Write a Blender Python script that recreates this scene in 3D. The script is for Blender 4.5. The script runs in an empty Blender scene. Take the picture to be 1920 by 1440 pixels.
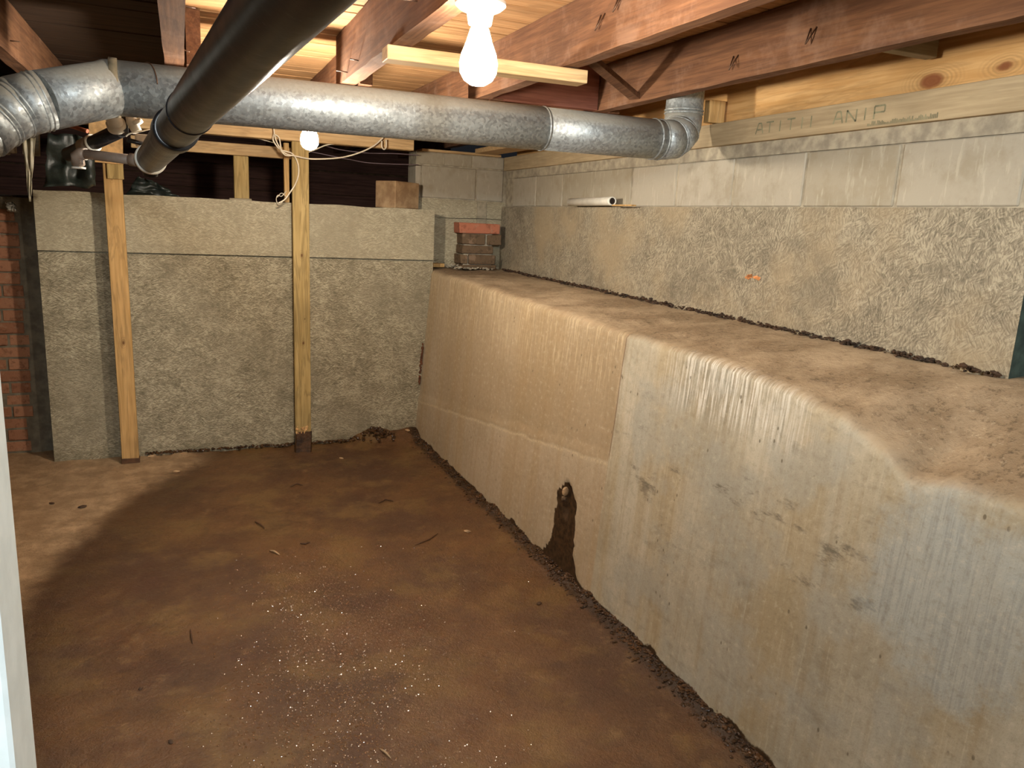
import bpy, bmesh, math, random
from mathutils import Vector, Matrix, noise
random.seed(7)
C = bpy.context.scene.collection
R_ = math.radians

# ------------------------------------------------------------------ camera
CAM = Vector((0, 0, 1.5)); F = 1440.0
YAW, PIT, ROL = R_(23.38), R_(11.98), R_(2.76)
fw = Vector((math.sin(YAW)*math.cos(PIT), math.cos(YAW)*math.cos(PIT), -math.sin(PIT)))
r0 = Vector((math.cos(YAW), -math.sin(YAW), 0)); u0 = r0.cross(fw)
rt = r0*math.cos(ROL) + u0*math.sin(ROL); up = -r0*math.sin(ROL) + u0*math.cos(ROL)
cd = bpy.data.cameras.new('camera'); cam = bpy.data.objects.new('camera', cd); C.objects.link(cam)
M = Matrix((rt, up, -fw)).transposed().to_4x4(); M.translation = CAM; cam.matrix_world = M
cd.sensor_fit = 'HORIZONTAL'; cd.sensor_width = 36; cd.lens = 36*F/1920; cd.clip_start = .02
bpy.context.scene.camera = cam

# ------------------------------------------------------------------ world, light, exposure
sc = bpy.context.scene
w = bpy.data.worlds.new('world'); sc.world = w; w.use_nodes = True
w.node_tree.nodes['Background'].inputs[0].default_value = (.8, .85, 1, 1)
w.node_tree.nodes['Background'].inputs[1].default_value = .01
sc.view_settings.view_transform = 'Standard'; sc.view_settings.look = 'None'
sc.view_settings.exposure = 0.25; sc.view_settings.gamma = 1; sc.view_settings.use_curve_mapping = False
BULB1 = 400.0      # emission strengths of the two bulbs
BULB2 = 950.0
ld = bpy.data.lights.new('stair_lamp', 'SPOT'); ld.energy = 260; ld.color = (.90, .97, 1); ld.spot_size = R_(96); ld.spot_blend = .75; ld.shadow_soft_size = .09
lo = bpy.data.objects.new('stair_lamp', ld); C.objects.link(lo); lo.location = (.12, -1.0, 1.93)
lo.rotation_euler = (Vector((1.25, 1.9, .35)) - lo.location).to_track_quat('-Z', 'Y').to_euler()

# ------------------------------------------------------------------ helpers
def ray(x, y): return fw*F + rt*(x-960) + up*(720-y)
def on(x, y, ax, v):
    d = ray(x, y); return CAM + d*((v-CAM[ax])/d[ax])

ICO = {}
class MB:
    def __init__(s): s.bm = bmesh.new()
    def box(s, lo, hi, rot=None, bev=0, jit=0):
        lo, hi = Vector(lo), Vector(hi); c = (lo+hi)/2; d = (hi-lo)/2; vs = []
        for i in (-1, 1):
            for j in (-1, 1):
                for k in (-1, 1):
                    p = Vector((i*d.x, j*d.y, k*d.z))
                    if jit: p += Vector([random.uniform(-jit, jit) for _ in range(3)])
                    if rot: p = rot @ p
                    vs.append(s.bm.verts.new(c+p))
        fs = [s.bm.faces.new([vs[a] for a in q]) for q in ((0,1,3,2),(4,6,7,5),(0,4,5,1),(2,3,7,6),(0,2,6,4),(1,5,7,3))]
        if bev:
            es = list({e for f in fs for e in f.edges})
            bmesh.ops.bevel(s.bm, geom=es, offset=bev, segments=1, affect='EDGES')
        return s
    def tube(s, pts, r, n=16, cap=True):
        pts = [Vector(p) for p in pts]; rs = r if isinstance(r, (list, tuple)) else [r]*len(pts)
        T = []
        for i in range(len(pts)):
            t = pts[min(i+1, len(pts)-1)] - pts[max(i-1, 0)]
            T.append(t.normalized())
        a = T[0].orthogonal().normalized(); rings = []
        for i, p in enumerate(pts):
            a = (a - T[i]*a.dot(T[i])).normalized(); b = T[i].cross(a)
            rings.append([s.bm.verts.new(p + (a*math.cos(2*math.pi*k/n) + b*math.sin(2*math.pi*k/n))*rs[i]) for k in range(n)])
        for i in range(len(rings)-1):
            for k in range(n):
                s.bm.faces.new((rings[i][k], rings[i][(k+1) % n], rings[i+1][(k+1) % n], rings[i+1][k])).smooth = True
        if cap:
            s.bm.faces.new(list(reversed(rings[0]))); s.bm.faces.new(rings[-1])
        return s
    def lathe(s, org, axis, prof, n=24):
        axis = Vector(axis).normalized()
        a = axis.orthogonal().normalized(); b = axis.cross(a); rings = []
        for h, r in prof:
            r = max(r, .0004)
            rings.append([s.bm.verts.new(Vector(org)+axis*h+(a*math.cos(2*math.pi*k/n)+b*math.sin(2*math.pi*k/n))*r) for k in range(n)])
        for i in range(len(rings)-1):
            for k in range(n):
                s.bm.faces.new((rings[i][k], rings[i][(k+1) % n], rings[i+1][(k+1) % n], rings[i+1][k])).smooth = True
        s.bm.faces.new(list(reversed(rings[0]))); s.bm.faces.new(rings[-1])
        return s
    def grid(s, nu, nv, fn, smooth=True):
        v = [[s.bm.verts.new(fn(i/nu, j/nv)) for j in range(nv+1)] for i in range(nu+1)]
        for i in range(nu):
            for j in range(nv):
                s.bm.faces.new((v[i][j], v[i+1][j], v[i+1][j+1], v[i][j+1])).smooth = smooth
        return s
    def blob(s, c, r, sq=(1, 1, 1), sub=1, jit=.25, smooth=False):
        if sub not in ICO:
            t = bmesh.new(); bmesh.ops.create_icosphere(t, subdivisions=sub, radius=1); t.verts.index_update()
            ICO[sub] = ([tuple(v.co) for v in t.verts], [[v.index for v in f.verts] for f in t.faces]); t.free()
        V, Fc = ICO[sub]; a = random.uniform(0, 6.3); ca, sa = math.cos(a), math.sin(a); vs = []
        for x, y, z in V:
            k = r*(1+random.uniform(-jit, jit)) if jit else r
            x, y, z = x*sq[0]*k, y*sq[1]*k, z*sq[2]*k
            vs.append(s.bm.verts.new((c[0]+x*ca-y*sa, c[1]+x*sa+y*ca, c[2]+z)))
        for f in Fc:
            q = s.bm.faces.new([vs[i] for i in f]); q.smooth = smooth
        return s
    def build(s, name, mat, parent=None):
        bmesh.ops.recalc_face_normals(s.bm, faces=s.bm.faces)
        me = bpy.data.meshes.new(name); s.bm.to_mesh(me); s.bm.free()
        me.materials.append(mat); o = bpy.data.objects.new(name, me); C.objects.link(o)
        if parent: o.parent = parent
        return o
def tag(o, label=None, cat=None, group=None, kind=None):
    if label: o['label'] = label
    if cat: o['category'] = cat
    if group: o['group'] = group
    if kind: o['kind'] = kind
    return o
def empty(name, loc=(0, 0, 0)):
    o = bpy.data.objects.new(name, None); o.empty_display_size = .05; C.objects.link(o); o.location = loc
    bpy.context.view_layer.update(); return o
def P(o, parent):      # parent a world-space mesh to a located empty
    o.parent = parent; o.matrix_parent_inverse = Matrix.Translation(parent.location).inverted(); return o

# ------------------------------------------------------------------ materials
def lin(c): return tuple((x/12.92 if x <= .04045 else ((x+.055)/1.055)**2.4) for x in [v/255 for v in c]) + (1,)
class Mat:
    def __init__(s, name, rough=.8, metal=0, spec=.5):
        s.m = bpy.data.materials.new(name); s.m.use_nodes = True; s.t = s.m.node_tree; s.b = s.t.nodes['Principled BSDF']
        s.b.inputs['Roughness'].default_value = rough; s.b.inputs['Metallic'].default_value = metal
        s.b.inputs['Specular IOR Level'].default_value = spec
    def n(s, t, **k):
        o = s.t.nodes.new(t)
        for a, v in k.items(): setattr(o, a, v)
        return o
    def l(s, a, b): s.t.links.new(a, b)
    def set(s, sock, v):
        if hasattr(v, 'is_linked') or hasattr(v, 'links'): s.l(v, sock)
        else: sock.default_value = v
    def pos(s): return s.n('ShaderNodeNewGeometry').outputs['Position']
    def obj(s): return s.n('ShaderNodeTexCoord').outputs['Object']
    def mapping(s, v, scale=(1, 1, 1), rot=(0, 0, 0), loc=(0, 0, 0)):
        o = s.n('ShaderNodeMapping'); s.l(v, o.inputs[0]); o.inputs['Scale'].default_value = scale
        o.inputs['Rotation'].default_value = rot; o.inputs['Location'].default_value = loc; return o.outputs[0]
    def noise(s, v, sc=1, det=4, rough=.55, dist=0):
        o = s.n('ShaderNodeTexNoise'); s.l(v, o.inputs['Vector']); o.inputs['Scale'].default_value = sc
        o.inputs['Detail'].default_value = det; o.inputs['Roughness'].default_value = rough; o.inputs['Distortion'].default_value = dist
        return o.outputs['Fac']
    def math(s, op, a, b=0, c=0):
        o = s.n('ShaderNodeMath', operation=op); s.set(o.inputs[0], a); s.set(o.inputs[1], b); s.set(o.inputs[2], c); return o.outputs[0]
    def ss(s, v, a, b):      # smoothstep
        o = s.n('ShaderNodeMapRange', interpolation_type='SMOOTHSTEP'); s.set(o.inputs[0], v)
        if a < b: o.inputs[1].default_value = a; o.inputs[2].default_value = b
        else:
            o.inputs[1].default_value = b; o.inputs[2].default_value = a; o.inputs[3].default_value = 1; o.inputs[4].default_value = 0
        return o.outputs[0]
    def mix(s, f, a, b, mode='MIX'):
        o = s.n('ShaderNodeMix', data_type='RGBA', blend_type=mode); s.set(o.inputs[0], f)
        s.set(o.inputs[6], lin(a) if isinstance(a, tuple) and len(a) == 3 else a)
        s.set(o.inputs[7], lin(b) if isinstance(b, tuple) and len(b) == 3 else b); return o.outputs[2]
    def xyz(s, v):
        o = s.n('ShaderNodeSeparateXYZ'); s.l(v, o.inputs[0]); return o.outputs
    def comb(s, x, y, z=0):
        o = s.n('ShaderNodeCombineXYZ'); s.set(o.inputs[0], x); s.set(o.inputs[1], y); s.set(o.inputs[2], z); return o.outputs[0]
    def bump(s, h, st=.3, d=.01, prev=None):
        o = s.n('ShaderNodeBump'); s.l(h, o.inputs['Height']); o.inputs['Strength'].default_value = st; o.inputs['Distance'].default_value = d
        if prev: s.l(prev, o.inputs['Normal'])
        return o.outputs[0]
    def color(s, c): s.set(s.b.inputs['Base Color'], lin(c) if isinstance(c, tuple) and len(c) == 3 else c)
    def normal(s, v): s.l(v, s.b.inputs['Normal'])
    def rough(s, v): s.set(s.b.inputs['Roughness'], v)

def flat(name, c, rough=.7, metal=0, bump=0, var=.12):
    m = Mat(name, rough, metal); p = m.pos(); n = m.noise(p, 22, 5)
    d = tuple(int(v*(1-var)) for v in c); e = tuple(min(255, int(v*(1+var))) for v in c)
    m.color(m.mix(m.ss(n, .3, .7), d, e))
    if bump: m.normal(m.bump(m.noise(p, 90, 4), bump, .004))
    return m.m

def osb_concrete(name, plane, dark, mid, light, ang0, angr, patch):
    m = Mat(name, .82, 0, .3); x, y, z = m.xyz(m.pos())
    uv = m.comb(x if plane == 'x' else y, z)
    wob = m.n('ShaderNodeTexNoise'); m.l(uv, wob.inputs['Vector']); wob.inputs['Scale'].default_value = 9
    add = m.n('ShaderNodeVectorMath', operation='MULTIPLY_ADD'); m.l(wob.outputs['Color'], add.inputs[0]); add.inputs[1].default_value = (.04, .04, 0); m.l(uv, add.inputs[2])
    hs = []
    for k, (vs, along, across) in enumerate(((34, 26, 150), (60, 44, 230))):
        mp = m.mapping(add.outputs[0], (1, 1, 1), (0, 0, .7*k), (3.1*k, 1.7*k, 0))
        vo = m.n('ShaderNodeTexVoronoi'); m.l(m.mapping(mp, (.6, 1, 1)), vo.inputs['Vector']); vo.inputs['Scale'].default_value = vs
        cr, cg, cb = m.xyz(vo.outputs['Color'])
        an = m.math('MULTIPLY_ADD', cr, angr, ang0 - angr/2)
        vr = m.n('ShaderNodeVectorRotate', rotation_type='Z_AXIS'); m.l(uv, vr.inputs['Vector']); m.l(an, vr.inputs['Angle'])
        sv = m.mapping(vr.outputs[0], (along, across, 1))
        nn = m.noise(sv, 1, 2, .5)
        hs.append(m.math('MULTIPLY_ADD', cg, .16, m.math('MULTIPLY', m.ss(nn, .30, .70), .62)))
    h = m.math('MULTIPLY_ADD', hs[0], .55, m.math('MULTIPLY', hs[1], .55))
    fine = m.noise(uv, 120, 3)
    big = m.noise(uv, 1.6, 4, .6); med = m.noise(uv, 7, 4, .6)
    t = m.math('ADD', m.math('MULTIPLY', h, .95), m.math('MULTIPLY', med, .55))
    c = m.mix(m.ss(t, .36, .74), dark, mid)
    c = m.mix(m.math('MULTIPLY', m.ss(t, .68, .92), .85), c, light)
    c = m.mix(m.math('MULTIPLY', m.ss(big, .45, .66), .75 if plane == 'y' else .5), c, patch)
    c = m.mix(m.math('MULTIPLY', m.ss(m.noise(uv, 2.6, 5, .65), .46, .34), .45), c, dark)
    # pale lime flecks
    fl = m.math('MULTIPLY', m.ss(m.noise(uv, 11, 5, .7), .64, .72), .6)
    c = m.mix(fl, c, tuple(min(255, v+26) for v in light))
    # damp, darker foot of the wall (a stain)
    if plane == 'x':
        wet = m.math('MULTIPLY', m.ss(m.math('MULTIPLY_ADD', med, .12, z), .16, .03), .45); c = m.mix(wet, c, (94, 84, 60))
        up_ = m.math('MULTIPLY', m.ss(z, 1.205, 1.225), .35); c = m.mix(up_, c, light)
    m.color(c)
    b1 = m.bump(h, .42, .006); m.normal(m.bump(fine, .25, .003, b1))
    return m.m

def mat_retain():
    m = Mat('formed_concrete', .78, 0, .3); x, y, z = m.xyz(m.pos()); uv = m.comb(y, z); mul = lambda *a: a[0] if len(a) == 1 else m.math('MULTIPLY', a[0], mul(*a[1:]))
    big = m.noise(uv, 1.5, 5, .6, .4); med = m.noise(uv, 5.5, 6, .65); fine = m.noise(uv, 42, 5, .7); vfine = m.noise(uv, 170, 3, .6)
    st = m.noise(m.mapping(uv, (34, 1.1, 1)), 1, 4, .6); st2 = m.noise(m.mapping(uv, (95, 4, 1)), 1, 4, .65); band = m.noise(m.mapping(uv, (5.5, .5, 1)), 1, 3, .5)
    c = m.mix(m.ss(big, .36, .64), (162, 153, 132), (190, 182, 162))
    c = m.mix(mul(m.ss(band, .45, .62), .45), c, (168, 146, 104))
    c = m.mix(mul(m.ss(st, .45, .68), .30), c, (146, 124, 88))
    c = m.mix(mul(m.ss(st2, .54, .70), .30), c, (208, 198, 172))
    # far form sheet: a browner print with a slanting lower edge
    wy = m.math('MULTIPLY_ADD', med, .02, y); far = m.ss(wy, 2.505, 2.515)
    zl = m.math('MULTIPLY_ADD', m.math('SUBTRACT', y, 2.5), -.13, .592); up_ = m.ss(m.math('SUBTRACT', m.math('MULTIPLY_ADD', med, .05, z), zl), .018, .030)
    c = m.mix(mul(far, .55), c, (176, 150, 116))
    c = m.mix(mul(far, up_, m.ss(y, 4.6, 4.4), .45), c, (148, 124, 88))
    c = m.mix(mul(far, m.ss(z, .72, 1.05), m.ss(st2, .50, .62), .65), c, (206, 186, 150))
    c = m.mix(mul(far, m.ss(m.math('ABSOLUTE', m.math('SUBTRACT', m.math('MULTIPLY_ADD', med, .05, z), m.math('ADD', zl, .012))), .012, .0), m.ss(fine, .42, .56), .6), c, (216, 198, 160))
    seam = mul(m.ss(m.math('ABSOLUTE', m.math('SUBTRACT', wy, 2.507)), .006, .001), m.ss(z, .60, .63)); c = m.mix(mul(seam, .7), c, (112, 82, 56))
    # near half: cooler, smudged
    near = m.ss(y, 2.52, 2.4)
    c = m.mix(mul(near, m.ss(m.noise(uv, 3.1, 5, .6), .46, .60), .6), c, (164, 162, 150))
    smz = mul(m.ss(z, .50, .60), m.ss(z, .86, .74))
    sm = mul(near, m.ss(m.noise(m.mapping(uv, (3.2, 9, 1), (0, 0, .25)), 1, 6, .72), .55, .66), m.math('MULTIPLY_ADD', smz, .6, .25)); c = m.mix(sm, c, (104, 98, 84))
    sc_ = mul(m.ss(y, 2.3, 2.0), m.ss(y, 1.45, 1.7), m.ss(z, .86, .97))
    c = m.mix(mul(sc_, m.ss(st2, .46, .6)), c, (216, 212, 200)); c = m.mix(mul(sc_, m.ss(st2, .46, .36), .6), c, (128, 122, 108))
    d1 = m.math('ADD', m.math('POWER', m.math('MULTIPLY', m.math('SUBTRACT', y, 1.05), 4.2), 2), m.math('POWER', m.math('MULTIPLY', m.math('SUBTRACT', z, .74), 3.8), 2))
    pt = m.ss(m.math('ADD', m.math('MULTIPLY_ADD', med, 3.4, d1), m.math('MULTIPLY', fine, .8)), 3.35, 2.4)
    c = m.mix(mul(pt, .6), c, (176, 182, 178)); c = m.mix(mul(pt, m.ss(st2, .45, .62), .35), c, (120, 122, 120))
    # pits, scratches and mottling
    vo = m.n('ShaderNodeTexVoronoi'); m.l(m.mapping(uv, (1, .6, 1)), vo.inputs['Vector']); vo.inputs['Scale'].default_value = 30
    pit = mul(m.ss(vo.outputs['Distance'], .15, .07), m.ss(m.noise(uv, 7, 2), .54, .60), .7); c = m.mix(pit, c, (84, 74, 56))
    c = m.mix(mul(m.ss(fine, .50, .68), .28), c, (124, 112, 88)); c = m.mix(mul(m.ss(fine, .46, .32), .28), c, (214, 204, 180))
    c = m.mix(mul(m.ss(vfine, .55, .7), .22), c, (110, 98, 76))
    a = m.n('ShaderNodeAttribute', attribute_name='stain'); sf = m.ss(m.math('MULTIPLY_ADD', m.math('SUBTRACT', fine, .5), .8, a.outputs['Fac']), .35, .6)
    c = m.mix(sf, c, m.mix(m.ss(fine, .35, .65), (44, 31, 18), (74, 54, 34)))
    a2 = m.n('ShaderNodeAttribute', attribute_name='ledge'); p = m.pos()
    n3 = m.noise(p, 3.2, 5, .6); n60 = m.noise(p, 48, 5, .75); n18 = m.noise(p, 15, 5, .7)
    lc = m.mix(m.ss(n3, .38, .62), (150, 128, 100), (182, 160, 130))
    lc = m.mix(mul(m.ss(n60, .50, .66), m.ss(n3, .62, .42), .8), lc, (98, 82, 62)); lc = m.mix(mul(m.ss(n18, .52, .7), .4), lc, (122, 102, 78))
    lc = m.mix(mul(m.ss(m.noise(m.mapping(p, (1, 1, 1), (0, 0, 0), (4, 2, 0)), 60, 4, .7), .58, .7), .4), lc, (210, 192, 162))
    c = m.mix(a2.outputs['Fac'], c, lc); m.color(c)
    m.rough(m.math('MULTIPLY_ADD', sf, -.3, .8))
    b = m.bump(m.noise(m.mapping(uv, (60, 8, 1)), 1, 5, .6), .15, .004); b = m.bump(fine, .25, .004, b); b = m.bump(vfine, .25, .002, b)
    m.normal(m.bump(m.math('MULTIPLY', n60, a2.outputs['Fac']), .8, .008, b)); return m.m

def mat_floor():
    m = Mat('wet_dirt_floor', .5, 0, .5); p = m.pos(); x, y, z = m.xyz(p); mul = lambda *a: a[0] if len(a) == 1 else m.math('MULTIPLY', a[0], mul(*a[1:]))
    n1 = m.noise(p, 1.7, 5, .6); n2 = m.noise(p, 11, 6, .7); n3 = m.noise(p, 60, 5, .75); n4 = m.noise(m.mapping(p, (1, 1, 1), (0, 0, 0), (3, 7, 0)), 3.4, 6, .65)
    c = m.mix(m.ss(n1, .36, .66), (82, 56, 35), (108, 75, 44))
    c = m.mix(mul(m.ss(n4, .48, .64), .6), c, (120, 92, 52)); c = m.mix(mul(m.ss(n4, .46, .32), .5), c, (80, 48, 29))
    c = m.mix(mul(m.ss(n2, .54, .72), .5), c, (138, 106, 70)); c = m.mix(mul(m.ss(n2, .46, .30), .45), c, (58, 38, 24))
    c = m.mix(mul(m.ss(n3, .56, .70), .5), c, (48, 31, 20)); c = m.mix(mul(m.ss(n3, .42, .30), .35), c, (146, 116, 80))
    ex = m.math('MULTIPLY', m.math('SUBTRACT', x, .62), .93); ey = m.math('MULTIPLY', m.math('SUBTRACT', y, 2.2), .44)
    rr = m.math('SQRT', m.math('ADD', m.math('POWER', ex, 2), m.math('POWER', ey, 2)))
    rr = m.math('MULTIPLY_ADD', m.noise(p, 2.6, 3, .5), .12, rr); rr = m.math('MULTIPLY_ADD', n2, .07, rr); rr = m.math('MULTIPLY_ADD', n3, .04, rr)
    dry = m.ss(rr, 1.27, 1.41); nearl = m.ss(x, .2, -.1)
    dryc = m.mix(m.ss(n2, .35, .7), (150, 122, 90), (184, 154, 118)); dryc = m.mix(mul(m.ss(n3, .55, .7), .5), dryc, (110, 84, 58))
    df = mul(dry, nearl); c = m.mix(df, c, dryc)
    edge = mul(m.ss(rr, 1.0, 1.24), m.ss(rr, 1.38, 1.28), nearl); c = m.mix(mul(edge, .5), c, (56, 36, 22))
    # clean grey lime smear spots
    c = m.mix(mul(m.ss(m.noise(m.mapping(p, (1, 1.4, 1), (0, 0, 0), (9, 1, 0)), 5, 6, .75), .66, .74), .4), c, (160, 136, 100))
    # black damp muck line along the retaining wall foot
    db = m.math('SUBTRACT', m.math('MULTIPLY_ADD', m.math('SUBTRACT', 4.96, y), .0145, 1.43), m.math('MULTIPLY_ADD', m.math('SUBTRACT', n2, .5), .06, x))
    c = m.mix(mul(m.ss(db, .065, .03), .75), c, (42, 30, 19))
    m.color(c)
    wet = m.math('SUBTRACT', 1, df)
    m.rough(m.math('MULTIPLY_ADD', mul(wet, m.ss(n1, .3, .6)), -.22, m.math('MULTIPLY_ADD', n3, .3, .44)))
    b = m.bump(n2, .5, .02); b = m.bump(n3, .6, .008, b); m.normal(m.bump(m.noise(p, 170, 3, .6), .5, .004, b))
    return m.m

def wood(name, a, b, axis='y', rough=.75, grain=1.0, knots=None, dirt=0.0, knotc=(92, 56, 28)):
    m = Mat(name, rough, 0, .25); p = m.pos()
    oi = m.n('ShaderNodeObjectInfo').outputs['Random']
    off = m.comb(m.math('MULTIPLY', oi, 7.3), m.math('MULTIPLY', oi, 3.1), m.math('MULTIPLY', oi, 5.7))
    ad = m.n('ShaderNodeVectorMath', operation='ADD'); m.l(p, ad.inputs[0]); m.l(off, ad.inputs[1]); v = ad.outputs[0]
    s = {'x': (1, 14, 14), 'y': (14, 1, 14), 'z': (14, 14, 1)}[axis]
    s2 = {'x': (3, 60, 60), 'y': (60, 3, 60), 'z': (60, 60, 3)}[axis]
    wv = m.noise(m.mapping(v, s), 1.3, 4, .55, 1.2); g = m.noise(m.mapping(v, s2), 1.2, 4, .6)
    rings = m.math('MULTIPLY_ADD', m.math('SINE', m.math('MULTIPLY', wv, 30)), .5, .5)
    c = m.mix(m.ss(g, .3, .7), a, b)
    dk = tuple(int(v_*.68) for v_ in a); c = m.mix(m.math('MULTIPLY', m.ss(rings, .6, 1), .38*grain), c, dk)
    c = m.mix(m.math('MULTIPLY', m.ss(m.noise(v, 3, 3), .45, .7), .3), c, dk)
    if dirt: c = m.mix(m.math('MULTIPLY', m.ss(m.noise(v, 5, 5, .7), .5, .68), dirt), c, (158, 128, 108))
    for (kx, ky, kz, kr) in (knots or []):
        q = m.n('ShaderNodeVectorMath', operation='SUBTRACT'); m.l(p, q.inputs[0]); q.inputs[1].default_value = (kx, ky, kz)
        sc3 = {'x': (.6, 1, 1), 'y': (1, .5, 1), 'z': (1, 1, .6)}[axis]
        L = m.n('ShaderNodeVectorMath', operation='LENGTH'); m.l(m.mapping(q.outputs[0], sc3), L.inputs[0])
        d = m.math('MULTIPLY_ADD', m.noise(p, 40, 2), .006, L.outputs['Value'])
        rg = m.math('MULTIPLY', m.math('MULTIPLY_ADD', m.math('SINE', m.math('MULTIPLY', d, 900)), .5, .5), m.ss(d, kr*3, kr))
        c = m.mix(m.math('MULTIPLY', rg, .4), c, dk); c = m.mix(m.math('MULTIPLY', m.ss(d, kr*1.3, kr*.7), .9), c, knotc)
    m.color(c); m.normal(m.bump(g, .25, .003)); return m.m

def mat_galv():
    m = Mat('galvanised_steel', .42, .75, .5); p = m.pos()
    vo = m.n('ShaderNodeTexVoronoi'); m.l(m.mapping(p, (1, 1, 1)), vo.inputs['Vector']); vo.inputs['Scale'].default_value = 120
    cr, cg, cb = m.xyz(vo.outputs['Color']); n = m.noise(p, 6, 5, .6)
    c = m.mix(m.math('MULTIPLY', cr, 1), (142, 146, 146), (182, 188, 188))
    dust = m.ss(m.xyz(m.n('ShaderNodeNewGeometry').outputs['Normal'])[2], .15, .55)   # dust settled on top
    dust = m.math('MULTIPLY', dust, .85)
    stn = m.math('MULTIPLY', m.ss(n, .55, .7), .3)
    c = m.mix(m.math('MAXIMUM', dust, stn), c, (150, 145, 132)); m.color(c)
    m.set(m.b.inputs['Metallic'], m.math('MULTIPLY_ADD', dust, -.6, .62))
    m.rough(m.math('MULTIPLY_ADD', cg, .2, m.math('MULTIPLY_ADD', dust, 0.35, .42)))
    m.normal(m.bump(m.noise(p, 60, 4, .6), .22, .004)); return m.m

def mat_black():
    m = Mat('black_pipe', .36, 0, .5); p = m.pos(); n = m.noise(p, 20, 5, .65)
    c = m.mix(m.ss(n, .4, .7), (20, 22, 26), (38, 41, 45))
    scr = m.noise(m.mapping(p, (8, 60, 60)), 2, 4, .7); c = m.mix(m.math('MULTIPLY', m.ss(scr, .62, .72), .3), c, (120, 124, 124))
    dust = m.math('MULTIPLY', m.ss(m.xyz(m.n('ShaderNodeNewGeometry').outputs['Normal'])[2], .35, .95), .6)
    c = m.mix(dust, c, (92, 86, 78)); m.color(c); m.rough(m.math('MULTIPLY_ADD', n, .3, .2))
    m.normal(m.bump(n, .1, .004)); return m.m

def mat_brick(a, b):
    m = Mat('old_brick', .85, 0, .2); p = m.pos(); oi = m.n('ShaderNodeObjectInfo').outputs['Random']
    c = m.mix(oi, a, b); c = m.mix(m.math('MULTIPLY', m.ss(m.noise(p, 30, 5, .7), .5, .65), .5), c, tuple(int(v*.6) for v in a))
    c = m.mix(m.math('MULTIPLY', m.ss(m.noise(p, 18, 4, .6), .56, .66), .35), c, (168, 140, 116)); m.color(c)
    m.normal(m.bump(m.noise(p, 60, 5, .7), .5, .006)); return m.m

def mat_block():
    m = Mat('grey_block', .85, 0, .25); p = m.pos(); oi = m.n('ShaderNodeObjectInfo').outputs['Random']
    c = m.mix(oi, (162, 152, 132), (182, 174, 158)); n = m.noise(p, 9, 5, .65)
    c = m.mix(m.math('MULTIPLY', m.ss(n, .45, .7), .5), c, (146, 134, 110))
    c = m.mix(m.math('MULTIPLY', m.ss(m.noise(m.mapping(p, (60, 60, 12)), 1, 4, .6), .55, .7), .35), c, (204, 196, 176)); m.color(c)
    m.normal(m.bump(m.noise(p, 110, 4, .7), .3, .004)); return m.m

def glow(name, col, e):
    m = bpy.data.materials.new(name); m.use_nodes = True; b = m.node_tree.nodes['Principled BSDF']
    b.inputs['Emission Color'].default_value = col; b.inputs['Emission Strength'].default_value = e
    b.inputs['Base Color'].default_value = (.9, .9, .9, 1); return m

M_back = osb_concrete('osb_printed_concrete', 'x', (108, 99, 78), (146, 136, 112), (186, 175, 147), 0.0, 1.3, (136, 126, 104))
M_right = osb_concrete('osb_printed_concrete_side', 'y', (110, 102, 86), (146, 136, 116), (178, 167, 143), 1.3, 2.2, (164, 146, 116))
M_ret = mat_retain(); M_floor = mat_floor(); M_galv = mat_galv(); M_black = mat_black(); M_block = mat_block()
M_brick = mat_brick((140, 96, 72), (166, 120, 92)); M_brickd = mat_brick((96, 78, 60), (112, 92, 70)); M_brickr = mat_brick((176, 110, 84), (186, 118, 92))
M_mortar = flat('mortar', (162, 152, 132), .9, 0, .4)
M_mortard = flat('grey_mortar', (112, 104, 88), .9, 0, .5)
M_plainc = flat('plain_concrete', (150, 140, 118), .9, 0, .4)
M_joist = wood('old_joist_wood', (100, 68, 48), (130, 92, 64), 'y', .88, .5, None, .3)
M_beam = wood('red_beam_wood', (134, 84, 68), (158, 104, 86), 'x', .8, .5)
M_deck = wood('floor_deck_wood', (180, 134, 88), (208, 164, 116), 'x', .75, .8)
M_deck_shade = wood('shaded_deck_wood', (58, 44, 34), (76, 58, 44), 'x', .85, .6)  # deck colour darkened to carry the shade of the left joist bay
M_new = wood('new_pine_z', (188, 148, 92), (212, 174, 118), 'z', .7, .8)
M_pt2 = wood('treated_pine_z', (160, 134, 82), (186, 160, 106), 'z', .7, 1.1, [(.66, 4.82, 1.235, .011), (.675, 4.82, .85, .008), (.665, 4.82, .70, .011)])
M_pt1 = wood('treated_pine_knot_z', (176, 138, 84), (200, 160, 104), 'z', .7, .9, [(-.33, 4.82, .72, .012), (-.34, 4.82, 1.62, .007)])
M_newx = wood('new_pine_x', (186, 152, 106), (210, 178, 132), 'x', .7, .7)
M_rim = wood('new_rim_wood', (196, 150, 92), (216, 174, 118), 'y', .7, .5, [(2.06, 1.744, 1.962, .024), (2.06, 1.515, 1.968, .018)], 0, (120, 66, 36))
M_sill = wood('treated_sill_wood', (168, 148, 116), (188, 168, 134), 'y', .8, .3)
M_grey = wood('grey_weathered_wood', (140, 128, 106), (160, 148, 122), 'x', .8, .4)
M_dark = wood('dark_plank', (70, 48, 44), (92, 66, 58), 'x', .8, .5)
M_pvc = flat('white_pvc', (232, 228, 214), .4, 0, 0, .04)
M_pvcg = flat('grey_pvc', (148, 132, 118), .5, 0, 0, .08)
M_porc = flat('white_porcelain', (235, 232, 225), .25, 0, 0, .01)
M_cable = flat('white_cable', (220, 208, 184), .5, 0, 0, .04)
M_cabled = flat('grey_cable', (120, 104, 110), .5, 0, 0, .04)
M_nail = flat('rusty_nail', (96, 72, 56), .5, .6, 0, .1)
M_naill = flat('bright_nail', (200, 180, 160), .4, .5, 0, .1)
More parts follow.
